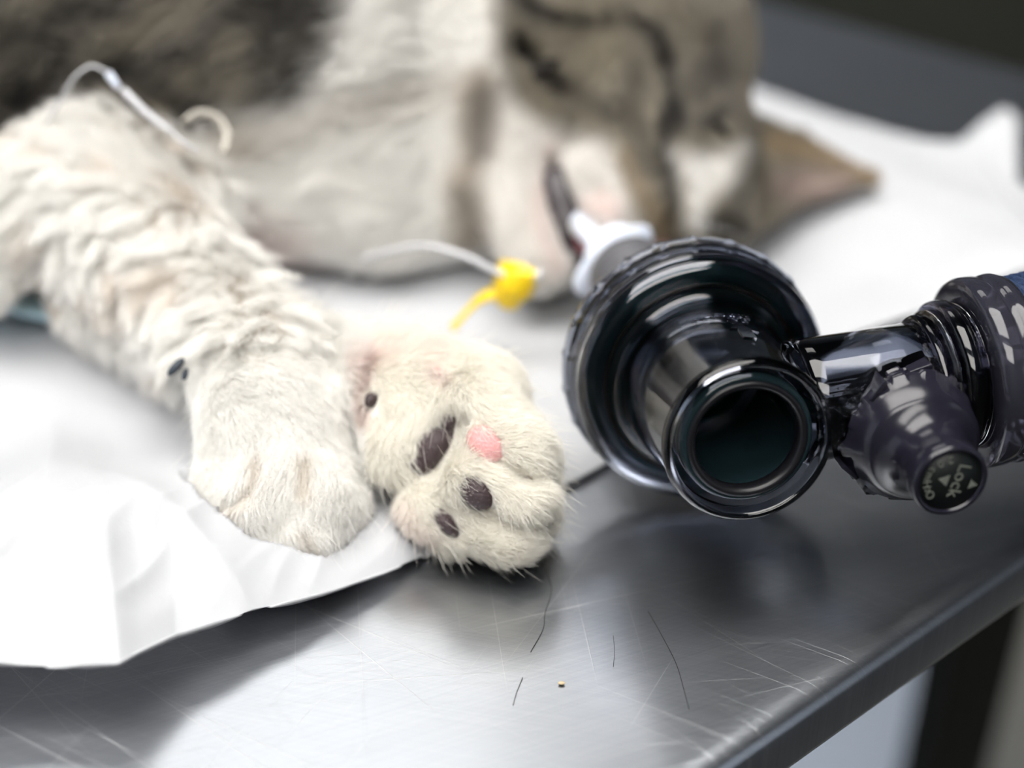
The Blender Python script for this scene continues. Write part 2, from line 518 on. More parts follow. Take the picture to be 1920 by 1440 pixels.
def chain(f, pts, k=.4, comb=1):
    for (a, ra), (b, rb) in zip(pts[:-1], pts[1:]):
        add(f, a, b, ra, rb, k)
        if comb:
            d = unit(np.asarray(b) - np.asarray(a)) * comb
            COMB.append((np.asarray(a), d)); COMB.append(((np.asarray(a) + np.asarray(b)) / 2, d)); COMB.append((np.asarray(b), d))
Z = lambda px, py, z: G(px, py, z)

# torso, neck, head, upper foreleg
f = newf()
add(f, (-3.2, 30.0, 4.0), (-9, 31.3, 4.6), 4.1, 4.9, .8)
add(f, (-9, 31.3, 4.6), (-20, 33.0, 4.6), 4.9, 4.9, .8)
add(f, (-.5, 29.3, 3.3), (-3.2, 30, 4.0), 3.2, 4.0, 1.2)
add(f, (-2.6, 27.2, 1.9), (.2, 27.2, 1.7), 1.8, 1.6, 1.0)
add(f, (-6.5, 27.6, 1.5), (-2.6, 27.1, 1.5), 1.6, 1.6, .8)          # fore chest low
skull = P(1165, 95, 30.2)
add(f, (-.5, 29.3, 3.3), skull, 3.1, 2.6, .9)                      # neck
add(f, skull, skull, 2.75, 2.75, .6)
chk = P(1060, 245, 28.9); chr_ = P(1305, 250, 29.0)
add(f, skull, chk, 2.2, 1.45, .6); add(f, skull, chr_, 2.2, 1.2, .6)
add(f, skull, P(1205, 250, 28.4), 2.2, 1.25, .7)
add(f, P(1205, 250, 28.4), P(1215, 420, 27.0), 1.25, .95, .5)      # muzzle bridge
add(f, P(1130, 380, 27.6), P(1150, 430, 27.2), .95, .75, .4)       # upper lip
add(f, P(1290, 380, 28.0), P(1270, 430, 27.3), .75, .65, .4)
add(f, P(1330, 330, 28.8), P(1345, 420, 28.5), 1.0, .75, .5)
add(f, P(950, 290, 28.6), P(1010, 500, 27.2), 1.15, .62, .35)      # lower jaw
add(f, P(900, 200, 29.2), P(950, 290, 28.6), 1.5, 1.15, .6)
cut(f, P(1035, 315, 27.5), P(1082, 470, 26.5), .18, .42, .15)      # open mouth
# eyebrow / orbit hollows
cut(f, P(985, 105, 27.3), P(1060, 170, 27.0), .18, .18, .4)
# ear lying on the sheet
tip = P(1626, 335, 31.6)
for q in np.linspace(0, 1, 9):
    base = P(1395, 225, 30.3) * (1 - q) + P(1400, 440, 29.0) * q
    bow = P(1470, 330 + 0 * q, 30.6) * .0
    midp = (base * .55 + tip * .45) + np.array([.0, .25 + .9 * (q - .5) ** 2, -.3 * math.sin(math.pi * q)])
    add(f, base, midp, .16, .14, .16); add(f, midp, tip, .14, .11, .14)
add(f, P(1380, 330, 30.0), P(1420, 335, 30.1), .95, .55, .5)
COMB += [(skull, unit(P(1165, -200, 31) - P(1165, 200, 29)))]
for (a, b) in (((1215, 430, 27), (1205, 250, 28.4)), ((1205, 250, 28.4), (1165, 60, 29)), ((1120, 420, 27), (1040, 200, 28)), ((1300, 400, 27.6), (1350, 200, 28.6)),
               ((1020, 480, 27), (930, 300, 28)), ((930, 300, 28), (840, 150, 28.5)), ((1400, 330, 29.5), (1630, 335, 31.6))):
    a, b = P(*a), P(*b); COMB += [(a, unit(b - a)), (b, unit(b - a))]
for p_ in ((-1, 25.5, 3), (-4, 25.5, 3), (-3, 26, 6), (-8, 26.5, 5), (-14, 28, 5), (-1, 26, 1), (-11, 27, 8)):
    COMB.append((np.array(p_, float), unit((-1, -.1, -.25))))

# upper (left) foreleg
shoulder = np.array([-8.0, 30.5, 3.0])
armA = [(shoulder, 1.9), (Z(185, 372, 2.7), 1.27), (Z(275, 462, 2.5), 1.10), (Z(358, 548, 2.1), .92), (Z(430, 628, 1.85), .90), (Z(486, 705, 1.75), .98), (Z(512, 790, 1.6), 1.02)]
chain(f, armA, .35)
add(f, Z(175, 375, 2.7), Z(325, 372, 2.4), 1.27, .92, .4)
add(f, Z(30, 420, 2.3), Z(175, 375, 2.7), 1.25, 1.27, .4)
# toes of the upper foreleg
fp = newf()
for a, ra, b, rb in ((Z(462, 820, 1.25), .50, Z(428, 900, 1.02), .48), (Z(510, 830, 1.35), .52, Z(492, 940, 1.06), .54), (Z(580, 830, 1.35), .52, Z(592, 938, 1.04), .54), (Z(625, 810, 1.1), .42, Z(641, 890, .98), .38)):
    add(fp, a, b, ra, rb, .07)
    COMB += [(a, unit(b - a)), (b, unit(b - a)), (b + unit(b - a) * .5, unit(unit(b - a) + (0, 0, -1.2)))]
for a, b in ((Z(446, 950, .85), Z(492, 978, .80)), (Z(492, 980, .8), Z(590, 984, .8)), (Z(590, 982, .8), Z(640, 945, .78))):
    add(fp, a, b, .38, .38, .12)
mc = newf()
add(mc, Z(486, 705, 1.75), Z(515, 790, 1.58), .98, 1.06, .3)
add(mc, Z(515, 790, 1.58), Z(525, 880, 1.22), 1.06, .86, .3)
fp = smin(fp, mc, .30)
GR = [[(484, 838), (484, 868), (470, 905), (440, 938), (415, 945)], [(568, 842), (573, 872), (568, 912)], [(560, 985), (566, 1012)]]
for poly in GR:
    for (x0, y0), (x1, y1) in zip(poly[:-1], poly[1:]):
        z_ = lambda x, y: np.interp(y, [830, 900, 950, 1010], [1.95, 1.62, 1.35, .85]) - (.25 if x < 460 else 0)
        cut(fp, Z(x0, y0, z_(x0, y0) + .08), Z(x1, y1, z_(x1, y1) + .08), .06, .06, .15)
f = smin(f, fp, .12)

# lower (right) foreleg with the palm turned to the viewer
g = newf()
W = P(735, 712, 22.5); PH = P(765, 838, 21.75)
chain(g, [(Z(-40, 330, 1.6), 1.5), (Z(180, 500, 1.35), 1.0), (Z(400, 640, 1.25), .85), (Z(560, 700, 1.3), .78), (P(690, 725, 22.6), .72), (W, .72), (P(800, 760, 22.2), .8)], .3)
add(g, W, PH, .74, .62, .3)
add(g, P(800, 760, 22.2), P(880, 850, 22.2), .85, 1.0, .3)
add(g, P(880, 850, 22.2), P(900, 930, 22.0), 1.0, .85, .3)
add(g, P(820, 720, 22.1), P(900, 740, 22.1), .65, .66, .25)
toes = [(P(885, 770, 21.5), .66, P(962, 852, 21.1), .56), (P(885, 888, 21.1), .50, P(978, 930, 21.0), .47), (P(815, 945, 21.5), .50, P(955, 1002, 21.3), .50)]
for a, ra, b, rb in toes:
    add(g, a, b, ra, rb, .10)
add(g, P(808, 925, 21.7), P(850, 990, 21.7), .42, .44, .3)
add(g, P(985, 860, 21.6), P(985, 960, 21.7), .45, .45, .15)
cut(g, P(852, 790, 20.95), P(792, 872, 20.95), .28, .33, .25)
cut(g, P(700, 735, 21.75), P(695, 700, 21.85), .10, .10, .12)
cut(g, P(925, 858, 20.72), P(1000, 904, 20.62), .07, .07, .22)
cut(g, P(905, 965, 20.85), P(1000, 1000, 20.75), .07, .07, .22)
cut(g, P(818, 962, 20.85), P(850, 1005, 20.85), .12, .12, .15)
tl, tr_ = P(800, 840, 21.2), P(960, 900, 21.2)
for a, b in ((P(860, 700, 21.6), P(960, 800, 21.2)), (P(860, 820, 20.9), P(1000, 880, 20.8)), (P(800, 900, 21.2), P(900, 920, 20.8)), (P(820, 990, 21.3), P(980, 1020, 21.1)), (P(980, 930, 20.9), P(1060, 990, 21.2)),
             (P(720, 760, 21.8), P(760, 850, 21.4)), (P(740, 900, 21.5), P(780, 960, 21.4)), (P(960, 780, 21.4), P(1030, 860, 21.4)), (P(720, 680, 22), P(850, 690, 22))):
    COMB += [(a, unit(b - a)), ((a + b) / 2, unit(b - a)), (b, unit(b - a))]
f = smin(f, g, .07)
zz = (LO[2] + VX * np.arange(DIM[2], dtype=np.float32))[None, None, :]
f = np.maximum(f, .10 - zz)
f[0] = f[-1] = FAR; f[:, 0] = f[:, -1] = FAR; f[:, :, 0] = f[:, :, -1] = FAR

grid = openvdb.FloatGrid(background=float(FAR))
grid.copyFromArray(f)
grid.transform = openvdb.createLinearTransform(voxelSize=1.0)
pts, quads = grid.convertToQuads(0.0)
pts = np.asarray(pts, float) * VX + LO
quads = np.asarray(quads)
print('cat mesh', len(pts), len(quads))
tri = np.concatenate([quads[:, [0, 1, 2]], quads[:, [0, 2, 3]]])
nrm = np.cross(pts[tri[:, 1]] - pts[tri[:, 0]], pts[tri[:, 2]] - pts[tri[:, 0]])
# orient outwards
cm = pts.mean(0)
gi = np.clip(((pts[tri].mean(1) - LO) / VX).round().astype(int), 1, DIM - 2)
gr = np.stack([f[gi[:, 0] + 1, gi[:, 1], gi[:, 2]] - f[gi[:, 0] - 1, gi[:, 1], gi[:, 2]],
               f[gi[:, 0], gi[:, 1] + 1, gi[:, 2]] - f[gi[:, 0], gi[:, 1] - 1, gi[:, 2]],
               f[gi[:, 0], gi[:, 1], gi[:, 2] + 1] - f[gi[:, 0], gi[:, 1], gi[:, 2] - 1]], 1)
if (nrm * gr).sum() < 0:
    quads = quads[:, ::-1]; tri = tri[:, ::-1]; nrm = -nrm
vn = np.zeros_like(pts)
for k_ in range(3): np.add.at(vn, tri[:, k_], nrm)
vn /= np.linalg.norm(vn, axis=1, keepdims=True) + 1e-12
bvh = BVHTree.FromPolygons([Vector(p) for p in pts], [tuple(map(int, q)) for q in quads])
def hit(px, py):
    d = Vector(P(px, py, 1.0) - CAM).normalized()
    loc, nn, idx, dist = bvh.ray_cast(Vector(CAM), d)
    if loc is None: return P(px, py, 28), -FW
    nn = np.array(nn)
    if nn @ np.array(d) > 0: nn = -nn
    return np.array(loc), nn

# the sheet gives way beneath the animal
low = np.where((f < .03).any(2), LO[2] + VX * np.argmax(f < .03, axis=2), 99.0)
for _ in range(2):
    lo2 = low.copy()
    lo2[1:-1, 1:-1] = np.minimum.reduce([low[1:-1, 1:-1], low[2:, 1:-1], low[:-2, 1:-1], low[1:-1, 2:], low[1:-1, :-2]]); low = lo2
for v_ in sheet.data.vertices:
    q = (np.array(v_.co) + np.array(sheet.location)) / S
    i_, j_ = int(round((q[0] - LO[0]) / VX)), int(round((q[1] - LO[1]) / VX))
    if 0 <= i_ < DIM[0] and 0 <= j_ < DIM[1] and low[i_, j_] - .07 < q[2]:
        v_.co.z = (max(low[i_, j_] - .07, .045)) * S - sheet.location.z
sheet.data.update()

# ---------------- coat colours (markings in the places the animal has them, plus painted crease shade)
WHITE = np.array([.97, .955, .925]); CREAM = np.array([.97, .935, .86]); TAB = np.array([.25, .225, .19]); DARK = np.array([.018, .015, .012])
TAN = np.array([.42, .32, .20]); PINKF = np.array([.93, .76, .73]); TAN2 = np.array([.36, .32, .25])
def seg_d(px, py, poly):
    best = np.full(px.shape, 1e9)
    for (ax, ay), (bx, by) in zip(poly[:-1], poly[1:]):
        dx, dy = bx - ax, by - ay
        t = np.clip(((px - ax) * dx + (py - ay) * dy) / (dx * dx + dy * dy), 0, 1)
        best = np.minimum(best, np.hypot(px - ax - t * dx, py - ay - t * dy))
    return best
def inside(px, py, poly):
    r = np.zeros(px.shape, bool); n = len(poly)
    for i in range(n):
        x1, y1 = poly[i]; x2, y2 = poly[(i + 1) % n]
        c = ((y1 > py) != (y2 > py)) & (px < (x2 - x1) * (py - y1) / ((y2 - y1) + 1e-9) + x1)
        r ^= c
    return r
def area(px, py, poly, soft):
    d = seg_d(px, py, poly + [poly[0]]); d = np.where(inside(px, py, poly), d, -d)
    return np.clip(d / soft * .5 + .5, 0, 1)
def stroke(px, py, poly, w, soft):
    return np.clip((w - seg_d(px, py, poly)) / soft * .5 + .5, 0, 1)
def nz(p, sc, seed):
    """cheap smooth value noise, vectorised"""
    q = p * sc + seed
    i = np.floor(q).astype(np.int64); fr = q - i; fr = fr * fr * (3 - 2 * fr)
    def h(a):
        n = (a[:, 0] * 73856093) ^ (a[:, 1] * 19349663) ^ (a[:, 2] * 83492791)
        n = (n * 1103515245 + 12345) & 0x7fffffff
        n = (n ^ (n >> 13)) * 1274126177 & 0x7fffffff
        return n / 0x7fffffff
    r = 0
    for dx in (0, 1):
        for dy in (0, 1):
            for dz in (0, 1):
                w = (fr[:, 0] if dx else 1 - fr[:, 0]) * (fr[:, 1] if dy else 1 - fr[:, 1]) * (fr[:, 2] if dz else 1 - fr[:, 2])
                r = r + w * h(i + np.array([dx, dy, dz]))
    return r

def colour(p):
    px, py, d = proj(p)
    n = len(p)
    c = np.repeat(WHITE[None], n, 0).copy()
    def blend(m, col, s=1.0):
        nonlocal c
        m = np.clip(m * s, 0, 1)[:, None]; c = c * (1 - m) + np.asarray(col)[None] * m
    jx = px + 26 * (nz(p, .9, 3.3) - .5); jy = py + 26 * (nz(p, .9, 9.1) - .5)
    far = (p[:, 1] > 25.4) | ((px > 780) & (d > 24.5))
    body = far
    # cream on the palm-side paw, slightly warmer everywhere on it
    rp = (np.abs(px - 860) < 220) & (py > 600) & (d < 24) & (px > 690)
    blend(rp * 1.0, CREAM, .75)
    # --- flank and shoulder tabby
    m = area(jx, jy, [(-4000, -4000), (-4000, 330), (60, 262), (300, 250), (432, 236), (470, 175), (530, 190), (600, 150), (650, 90), (690, -60), (700, -4000)], 26) * body
    blend(m, TAB)
    q = nz(np.stack([(px * .8 - py * .5) * .006, (py * .8 + px * .5) * .034, d * 0], 1), 1.0, 5.0)
    blend(m * np.clip((q - .50) * 7, 0, 1), DARK, .85)
    blend(m * np.clip((.42 - q) * 6, 0, 1), TAN2 * 1.1, .85)
    for poly, w in (([(0, 60), (90, 40), (190, 0)], 42), ([(230, 130), (300, 140), (380, 190), (450, 195)], 18), ([(470, 0), (540, 60), (600, 100)], 12), ([(560, 130), (600, 120), (640, 70)], 16), ([(100, 130), (40, 220)], 26)):
        blend(m * stroke(jx, jy, poly, w, 22), DARK, .85)
    blend(body * stroke(jx, jy, [(475, 185), (490, 120), (505, 60)], 8, 18), TAN2, .8)
    # chest creases, their shade painted as warm tan strokes
    blend(body * stroke(jx, jy, [(440, 300), (520, 240), (760, 190), (900, 170)], 10, 40), TAN, .2)
    blend(body * stroke(jx, jy, [(440, 290), (500, 245)], 16, 20), TAN, .6)
    hd = far & (px > 780)
    blend(area(px, py, [(925, 160), (1500, 160), (1500, 620), (925, 620)], 60) * hd, WHITE * np.array([.80, .79, .78]), 1.0)
    # brown throat stripe, with the neck and jaw crease's shade painted dark
    blend(hd * stroke(jx, jy, [(905, 170), (905, 290), (880, 360), (885, 450)], 17, 30), TAN, .7)
    blend(hd * stroke(jx, jy, [(915, 190), (912, 290)], 13, 24), DARK, .65)
    blend(hd * stroke(jx, jy, [(880, 380), (900, 460)], 16, 30), TAB, .6)
    # --- face
    face = [(935, -4000), (935, 120), (960, 190), (1020, 240), (1090, 260), (1150, 300), (1180, 360), (1205, 440), (1240, 500), (1420, 520), (1480, 480), (1700, 420), (1700, 200), (1440, 200), (1500, -4000)]
    m = area(jx, jy, face, 22) * hd
    blend(m, TAN2 * .86)
    blend(m * np.clip((nz(p, 1.6, 2.2) - .5) * 3, 0, 1), TAB, .65)
    # right side of the face greyer
    blend(m * area(jx, jy, [(1255, -60), (1420, -60), (1700, 200), (1700, 500), (1300, 520), (1350, 420), (1400, 300), (1390, 180), (1290, 150)], 60), TAB * 1.05, .6)
    for poly, w, s, col in (
        ([(960, 0), (1010, 35), (1090, 52), (1170, 40), (1215, 55), (1240, 95), (1250, 120)], 11, 1.0, DARK),
        ([(1250, 120), (1255, 180), (1262, 260)], 9, .95, DARK),
        ([(1262, 220), (1262, 260)], 13, 1.0, DARK * .5),
        ([(1262, 260), (1250, 340), (1240, 420), (1250, 470)], 14, .8, DARK * 1.6),
        ([(1190, 150), (1180, 230), (1225, 320)], 22, .55, DARK * 1.6),
        ([(975, 95), (1010, 130), (1058, 168)], 16, .95, DARK),
        ([(1058, 168), (1110, 205), (1160, 235)], 10, .6, DARK * 2),
        ([(1300, 170), (1340, 140)], 26, .6, DARK * 2.5),
        ([(1318, 248), (1350, 228)], 11, .85, DARK),
        ([(1318, 425), (1380, 440)], 12, .8, DARK),
        ([(1330, 60), (1370, 160), (1400, 260), (1400, 330), (1370, 420)], 14, .45, DARK * 2.5),
        ([(1170, 310), (1200, 380), (1235, 450)], 12, .7, TAN * .7),
    ):
        blend(hd * stroke(jx, jy, poly, w * 1.25 + 2, 14), col, s)
    blend(m * stroke(jx, jy, [(1100, 100), (1150, 80), (1120, 160)], 26, 40), TAN2 * 1.15, .6)
    # white blaze beside the nose
    blend(hd * area(jx, jy, [(1268, 305), (1390, 290), (1372, 350), (1320, 400), (1300, 450), (1278, 440), (1275, 380)], 22), WHITE * .92, .95)
    blend(hd * stroke(jx, jy, [(1330, 275), (1290, 285)], 14, 22), TAN2 * 1.2, .6)
    # ear
    em = hd & (px > 1425)
    blend(em * 1.0, TAN2 * .80, .8)
    blend(em * stroke(px, py, [(1440, 265), (1540, 290), (1640, 335)], 16, 20), TAN * 1.1, .9)
    blend(em * stroke(px, py, [(1470, 350), (1560, 350)], 26, 30), [.52, .40, .37], .7)
    # lips
    blend(hd * stroke(jx, jy, [(1120, 395), (1140, 405)], 14, 26), PINKF, .8)
    blend(hd * stroke(jx, jy, [(1030, 290), (1010, 400), (1050, 520)], 8, 20), [.75, .60, .56], .6)
    # shaved pink skin
    blend(far * stroke(jx, jy, [(480, 440), (560, 500)], 34, 60), PINKF, .75)
    near = d < 24
    blend(near * stroke(jx, jy, [(660, 690), (760, 640), (820, 640)], 10, 34) * (px > 640), PINKF, .55)
    blend(near * stroke(jx, jy, [(692, 690), (680, 730), (688, 770)], 6, 14) * (px > 650), [.45, .25, .20], .8)
    blend(near * stroke(jx, jy, [(805, 690), (835, 700)], 6, 16), PINKF * .85, .7)
    blend(near * stroke(jx, jy, [(755, 950), (790, 1000)], 8, 22), PINKF, .5)
    blend(near * stroke(px, py, [(952, 868), (975, 885)], 2, 8), TAN, .5)
    blend((d < 25) * stroke(jx, jy, [(470, 430), (500, 500)], 12, 26), TAN, .5)
    for poly in GR: blend(near * stroke(px, py, poly, 6, 10), TAN, .75)  # shade painted into the toe grooves as tan
    # damp parting of the forearm coat shows skin colour
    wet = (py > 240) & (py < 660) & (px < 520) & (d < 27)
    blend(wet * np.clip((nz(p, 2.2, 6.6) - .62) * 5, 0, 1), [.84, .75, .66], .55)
    return np.clip(c, 0, 1)

vcol = colour(pts)
vx_, vy_, vd_ = proj(pts)
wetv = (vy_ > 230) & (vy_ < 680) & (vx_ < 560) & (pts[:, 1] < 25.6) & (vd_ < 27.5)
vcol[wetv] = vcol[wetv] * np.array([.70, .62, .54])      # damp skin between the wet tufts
cat_origin = np.array([-3.0, 27.0, .2])
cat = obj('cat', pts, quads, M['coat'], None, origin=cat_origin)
a_ = cat.data.color_attributes.new('furcol', 'FLOAT_COLOR', 'POINT')
a_.data.foreach_set('color', np.concatenate([vcol * .78, np.ones((len(pts), 1))], 1).astype(np.float32).ravel())
tag(cat, 'anaesthetised white and grey tabby cat lying on the white underpad with both forelegs stretched forward', 'cat')

# ---------------- paw pads, eyes, mouth, claws
NOFUR = []    # (centre, radius)
def _part():
    for poly in GR:
        for (x0, y0), (x1, y1) in zip(poly[:-1], poly[1:]):
            for t_ in np.linspace(0, 1, 9):
                p_, _n = hit(x0 + (x1 - x0) * t_, y0 + (y1 - y0) * t_); NOFUR.append((p_, .045))
_part()
def patch(name, m, px, py, rx, ry, rot, thick, sink=.4, label=None, fn=None, nofur=1.0):
    """a rounded cushion lying on the animal's surface; rx, ry in pixels, rot in degrees on the picture"""
    p, nn = hit(px, py)
    nn = unit(nn * .55 - unit(P(px, py, 1) - CAM) * .45)
    d = proj(p[None])[2][0]
    a = math.radians(rot)
    xd = CD(math.cos(a), -math.sin(a), 0)
    B = basis(nn, xd)
    r = np.array([rx / F * d, ry / F * d, thick])
    o = obj(name, *ellipsoid(p - nn * thick * sink, B, r, 36, 20, fn), m, cat)
    if label: o['label'] = label
    if nofur:
        for t_ in np.linspace(-.6, .6, 6):
            NOFUR.append((p + B[:, 0] * r[0] * t_, min(r[0], r[1]) * .72 * nofur * math.sqrt(max(.1, 1 - t_ * t_ * .7))))
    return o
patch('paw_pad', M['pad_pink'], 910, 832, 41, 34, 38, .20, .35, 'pink toe pad', nofur=.6)
patch('paw_pad', M['pad_dark'], 893, 925, 39, 31, 50, .20, .35, 'dark brown toe pad', nofur=1.0)
patch('paw_pad', M['pad_dark'], 812, 838, 60, 30, -56, .30, .2, 'dark brown central pad in three lobes', nofur=1.05,
      fn=lambda q: 1 + .10 * math.cos(3 * math.atan2(q[0], q[1]) * 1.0) * (1 - abs(q[2])))
patch('paw_pad', M['pad_dark'], 842, 790, 22, 17, -60, .22, .2, 'dark brown lobe of the central pad')
patch('paw_pad', M['pad_dark'], 786, 868, 24, 21, -40, .24, .2, 'dark brown lobe of the central pad')
patch('paw_pad', M['pad_dark'], 837, 980, 34, 17, 52, .20, .1, 'dark toe pad half hidden in the fur', nofur=1.2)
patch('paw_pad', M['pad_dark'], 698, 750, 16, 13, -60, .18, .1, 'small dark wrist pad', nofur=1.2)
patch('paw_pad', M['pad_pink'], 822, 697, 15, 10, 20, .08, .4, 'small pink pad high on the palm', nofur=.6)
patch('closed_eye', M['eye'], 1018, 134, 50, 15, -38, .22, .2, nofur=.6)
patch('closed_eye', M['eye'], 1345, 238, 32, 10, 35, .18, .2, nofur=.6)
# mouth
p, nn = hit(1062, 400)
o = obj('mouth_shade_fill', *ellipsoid(p - FW * .02, basis(CD(.15, .2, 1), P(1085, 480, 26) - P(1040, 310, 26)), (1.0, .42, .3)), M['mouth'], cat)  # near-black ellipsoid fills the opening, standing in for its shade
p, nn = hit(1092, 462)
obj('gum', *ellipsoid(p - FW * .12, basis(CD(0, 0, 1), CD(.5, -1, 0)), (.22, .12, .1)), M['tongue'], cat)
obj('tooth', *ellipsoid(p - FW * .12 + CD(-.08, .32, 0), basis(CD(0, 0, 1), CD(.3, -1, 0)), (.20, .14, .1)), M['tooth'], cat)
NOFUR += [(P(1045 + 10 * i, 320 + 37 * i, 28.0 - .22 * i), .42) for i in range(5)]
p, nn = hit(1232, 470)
obj('nose', *ellipsoid(p, basis(nn, RT), (.34, .22, .16)), mat('brown_nose', (.20, .10, .08), .4), cat)
# dark thumb pads peeping from below the upper wrist
obj('dewclaw', *ellipsoid(P(330, 688, 21.9), basis(CD(0, .2, 1), CD(-1, -1.2, 0)), (.18, .07, .08)), mat('slate_claw', (.035, .045, .06), .4), cat)
obj('dewclaw', *ellipsoid(P(347, 702, 21.8), basis(CD(0, .2, 1), CD(-.3, -1.2, 0)), (.10, .05, .06)), bpy.data.materials['slate_claw'], cat)
def claw(px, py, dx, dy, ln, r, m):
    p, nn = hit(px, py)
    a = p + nn * .03 - CD(dx, -dy, 0) * ln * .5; b = p + nn * .10; c = p + nn * .04 + CD(dx, -dy, 0) * ln * .5
    return obj('claw', *tube([a, b, c], lambda t: r * (1 - .8 * t), 14, 8), m, cat)
claw(990, 899, .85, .45, .17, .028, M['claw'])
claw(999, 990, .85, .45, .14, .022, M['claw'])
claw(882, 948, .8, .5, .12, .018, M['tooth'])
# whiskers
for i, (x, y, dx, dy) in enumerate(((1140, 400, -120, 60), (1150, 415, -100, 95), (1280, 420, 150, 40))):
    a, _ = hit(x, y); b = P(x + dx * .5, y + dy * .5 - 12, 26.6); c = P(x + dx, y + dy, 26.8)
    obj('whisker', *tube([a, b, c], lambda t: .012 * (1 - .8 * t), 18, 6), M['clearmilk'], cat)

# ---------------- fur
comb_p = np.array([c[0] for c in COMB]); comb_d = np.array([c[1] for c in COMB])
def comb(p):
    out = np.zeros_like(p)
    for s in range(0, len(p), 40000):
        q = p[s:s + 40000]
        w = 1.0 / (((q[:, None] - comb_p[None]) ** 2).sum(2) + .02) ** 2.5
        out[s:s + 40000] = (w[:, :, None] * comb_d[None]).sum(1) / w.sum(1)[:, None]
    return out / (np.linalg.norm(out, axis=1, keepdims=True) + 1e-9)

tarea = np.linalg.norm(nrm, axis=1) / 2
tcen = pts[tri].mean(1)
tpx, tpy, tdp = proj(tcen)
tn = nrm / (np.linalg.norm(nrm, axis=1, keepdims=True) + 1e-12)
NP = 7
def make_fur(name, sel, density, length, width, lift, clump_r, clump_amt, wave=0.0, jitter=.35, droop=0.0, extra=None, ns=1.0, label=None):
    w = tarea * sel * (tn[:, 2] > -.45)
    n = int(density * w.sum())
    if n < 10: return
    idx = rng.choice(len(w), n, p=w / w.sum())
    r1, r2 = rng.random(n), rng.random(n); s1 = np.sqrt(r1)
    b0, b1, b2 = 1 - s1, s1 * (1 - r2), s1 * r2
    T = tri[idx]
    p = pts[T[:, 0]] * b0[:, None] + pts[T[:, 1]] * b1[:, None] + pts[T[:, 2]] * b2[:, None]
    nn = vn[T[:, 0]] * b0[:, None] + vn[T[:, 1]] * b1[:, None] + vn[T[:, 2]] * b2[:, None]
    nn /= np.linalg.norm(nn, axis=1, keepdims=True)
    keep = np.ones(n, bool)
    for c, r in NOFUR:
        keep &= ((p - c) ** 2).sum(1) > r * r
    keep &= p[:, 2] > .12
    p, nn = p[keep], nn[keep]; n = len(p)
    d = comb(p)
    if extra is not None:
        d = extra(p, d)
    d = d - nn * (d * nn).sum(1)[:, None]
    d /= np.linalg.norm(d, axis=1, keepdims=True) + 1e-9
    side = np.cross(nn, d)
    ja = rng.normal(0, jitter, n) + (nz(p, 1.4 * ns, 1.1) - .5) * 1.3 + (nz(p, 4.0 * ns, 8.1) - .5) * .8
    d = d * np.cos(ja)[:, None] + side * np.sin(ja)[:, None]
    side = np.cross(nn, d)
    L = length * (.65 + .6 * rng.random(n)) * (.8 + .4 * nz(p, 1.8, 4.4))
    lf = lift * (.6 + .9 * rng.random(n))
    t = np.linspace(0, 1, NP)
    tipo = (d * np.cos(lf)[:, None] + nn * np.sin(lf)[:, None]) * L[:, None]
    C = np.zeros((n, NP, 3))
    for k in range(NP):
        tk = t[k]
        curl = -nn * (L * .10 * tk * tk)[:, None]
        C[:, k] = p - nn * .012 + tipo * tk + curl + np.array([0, 0, -1.]) * (droop * L * tk * tk)[:, None]
    if wave:
        ph = nz(p, 2.5, 2.0) * 12
        for k in range(NP):
            C[:, k] += side * (wave * L * np.sin(t[k] * 5 + ph) * t[k])[:, None]
    if clump_r:
        m = max(int(w.sum() / (clump_r ** 2 * 1.2)), 4)
        ci = rng.choice(n, min(m, n), replace=False)
        kd = KDTree(len(ci))
        for a, b in enumerate(ci): kd.insert(Vector(p[b]), a)
        kd.balance()
        near = np.array([kd.find(Vector(q))[1] for q in p])
        tgt = C[ci[near]]
        amt = clump_amt * (.6 + .4 * rng.random(n))
        for k in range(NP):
            tk = t[k] ** 1.1
            shift = tgt[:, k] - C[:, k]
            C[:, k] += shift * (amt * tk)[:, None]
    C[:, :, 2] = np.maximum(C[:, :, 2], .06 + .1 * rng.random(n)[:, None])
    col = colour(p) * (.94 + .12 * rng.random(n))[:, None]
    hc = bpy.data.hair_curves.new(name)
    hc.add_curves([NP] * n)
    og = np.array(cat.location) / S
    hc.points.foreach_set('position', ((C - og) * S).astype(np.float32).ravel())
    rad = np.repeat((width * .5 * (.7 + .6 * rng.random(n)))[:, None], NP, 1) * (1 - .85 * t ** 2)[None]
    at = hc.attributes.get('radius') or hc.attributes.new('radius', 'FLOAT', 'POINT')
    at.data.foreach_set('value', (rad * S).astype(np.float32).ravel())
    ca = hc.attributes.new('furcol', 'FLOAT_COLOR', 'CURVE')
    ca.data.foreach_set('color', np.concatenate([np.clip(col, 0, .985), np.ones((n, 1))], 1).astype(np.float32).ravel())
    hc.materials.append(M['fur'])
    o = bpy.data.objects.new(name, hc)
    COL.objects.link(o); o.parent = cat
    if label: o['label'] = label
    print(name, n)
    return o

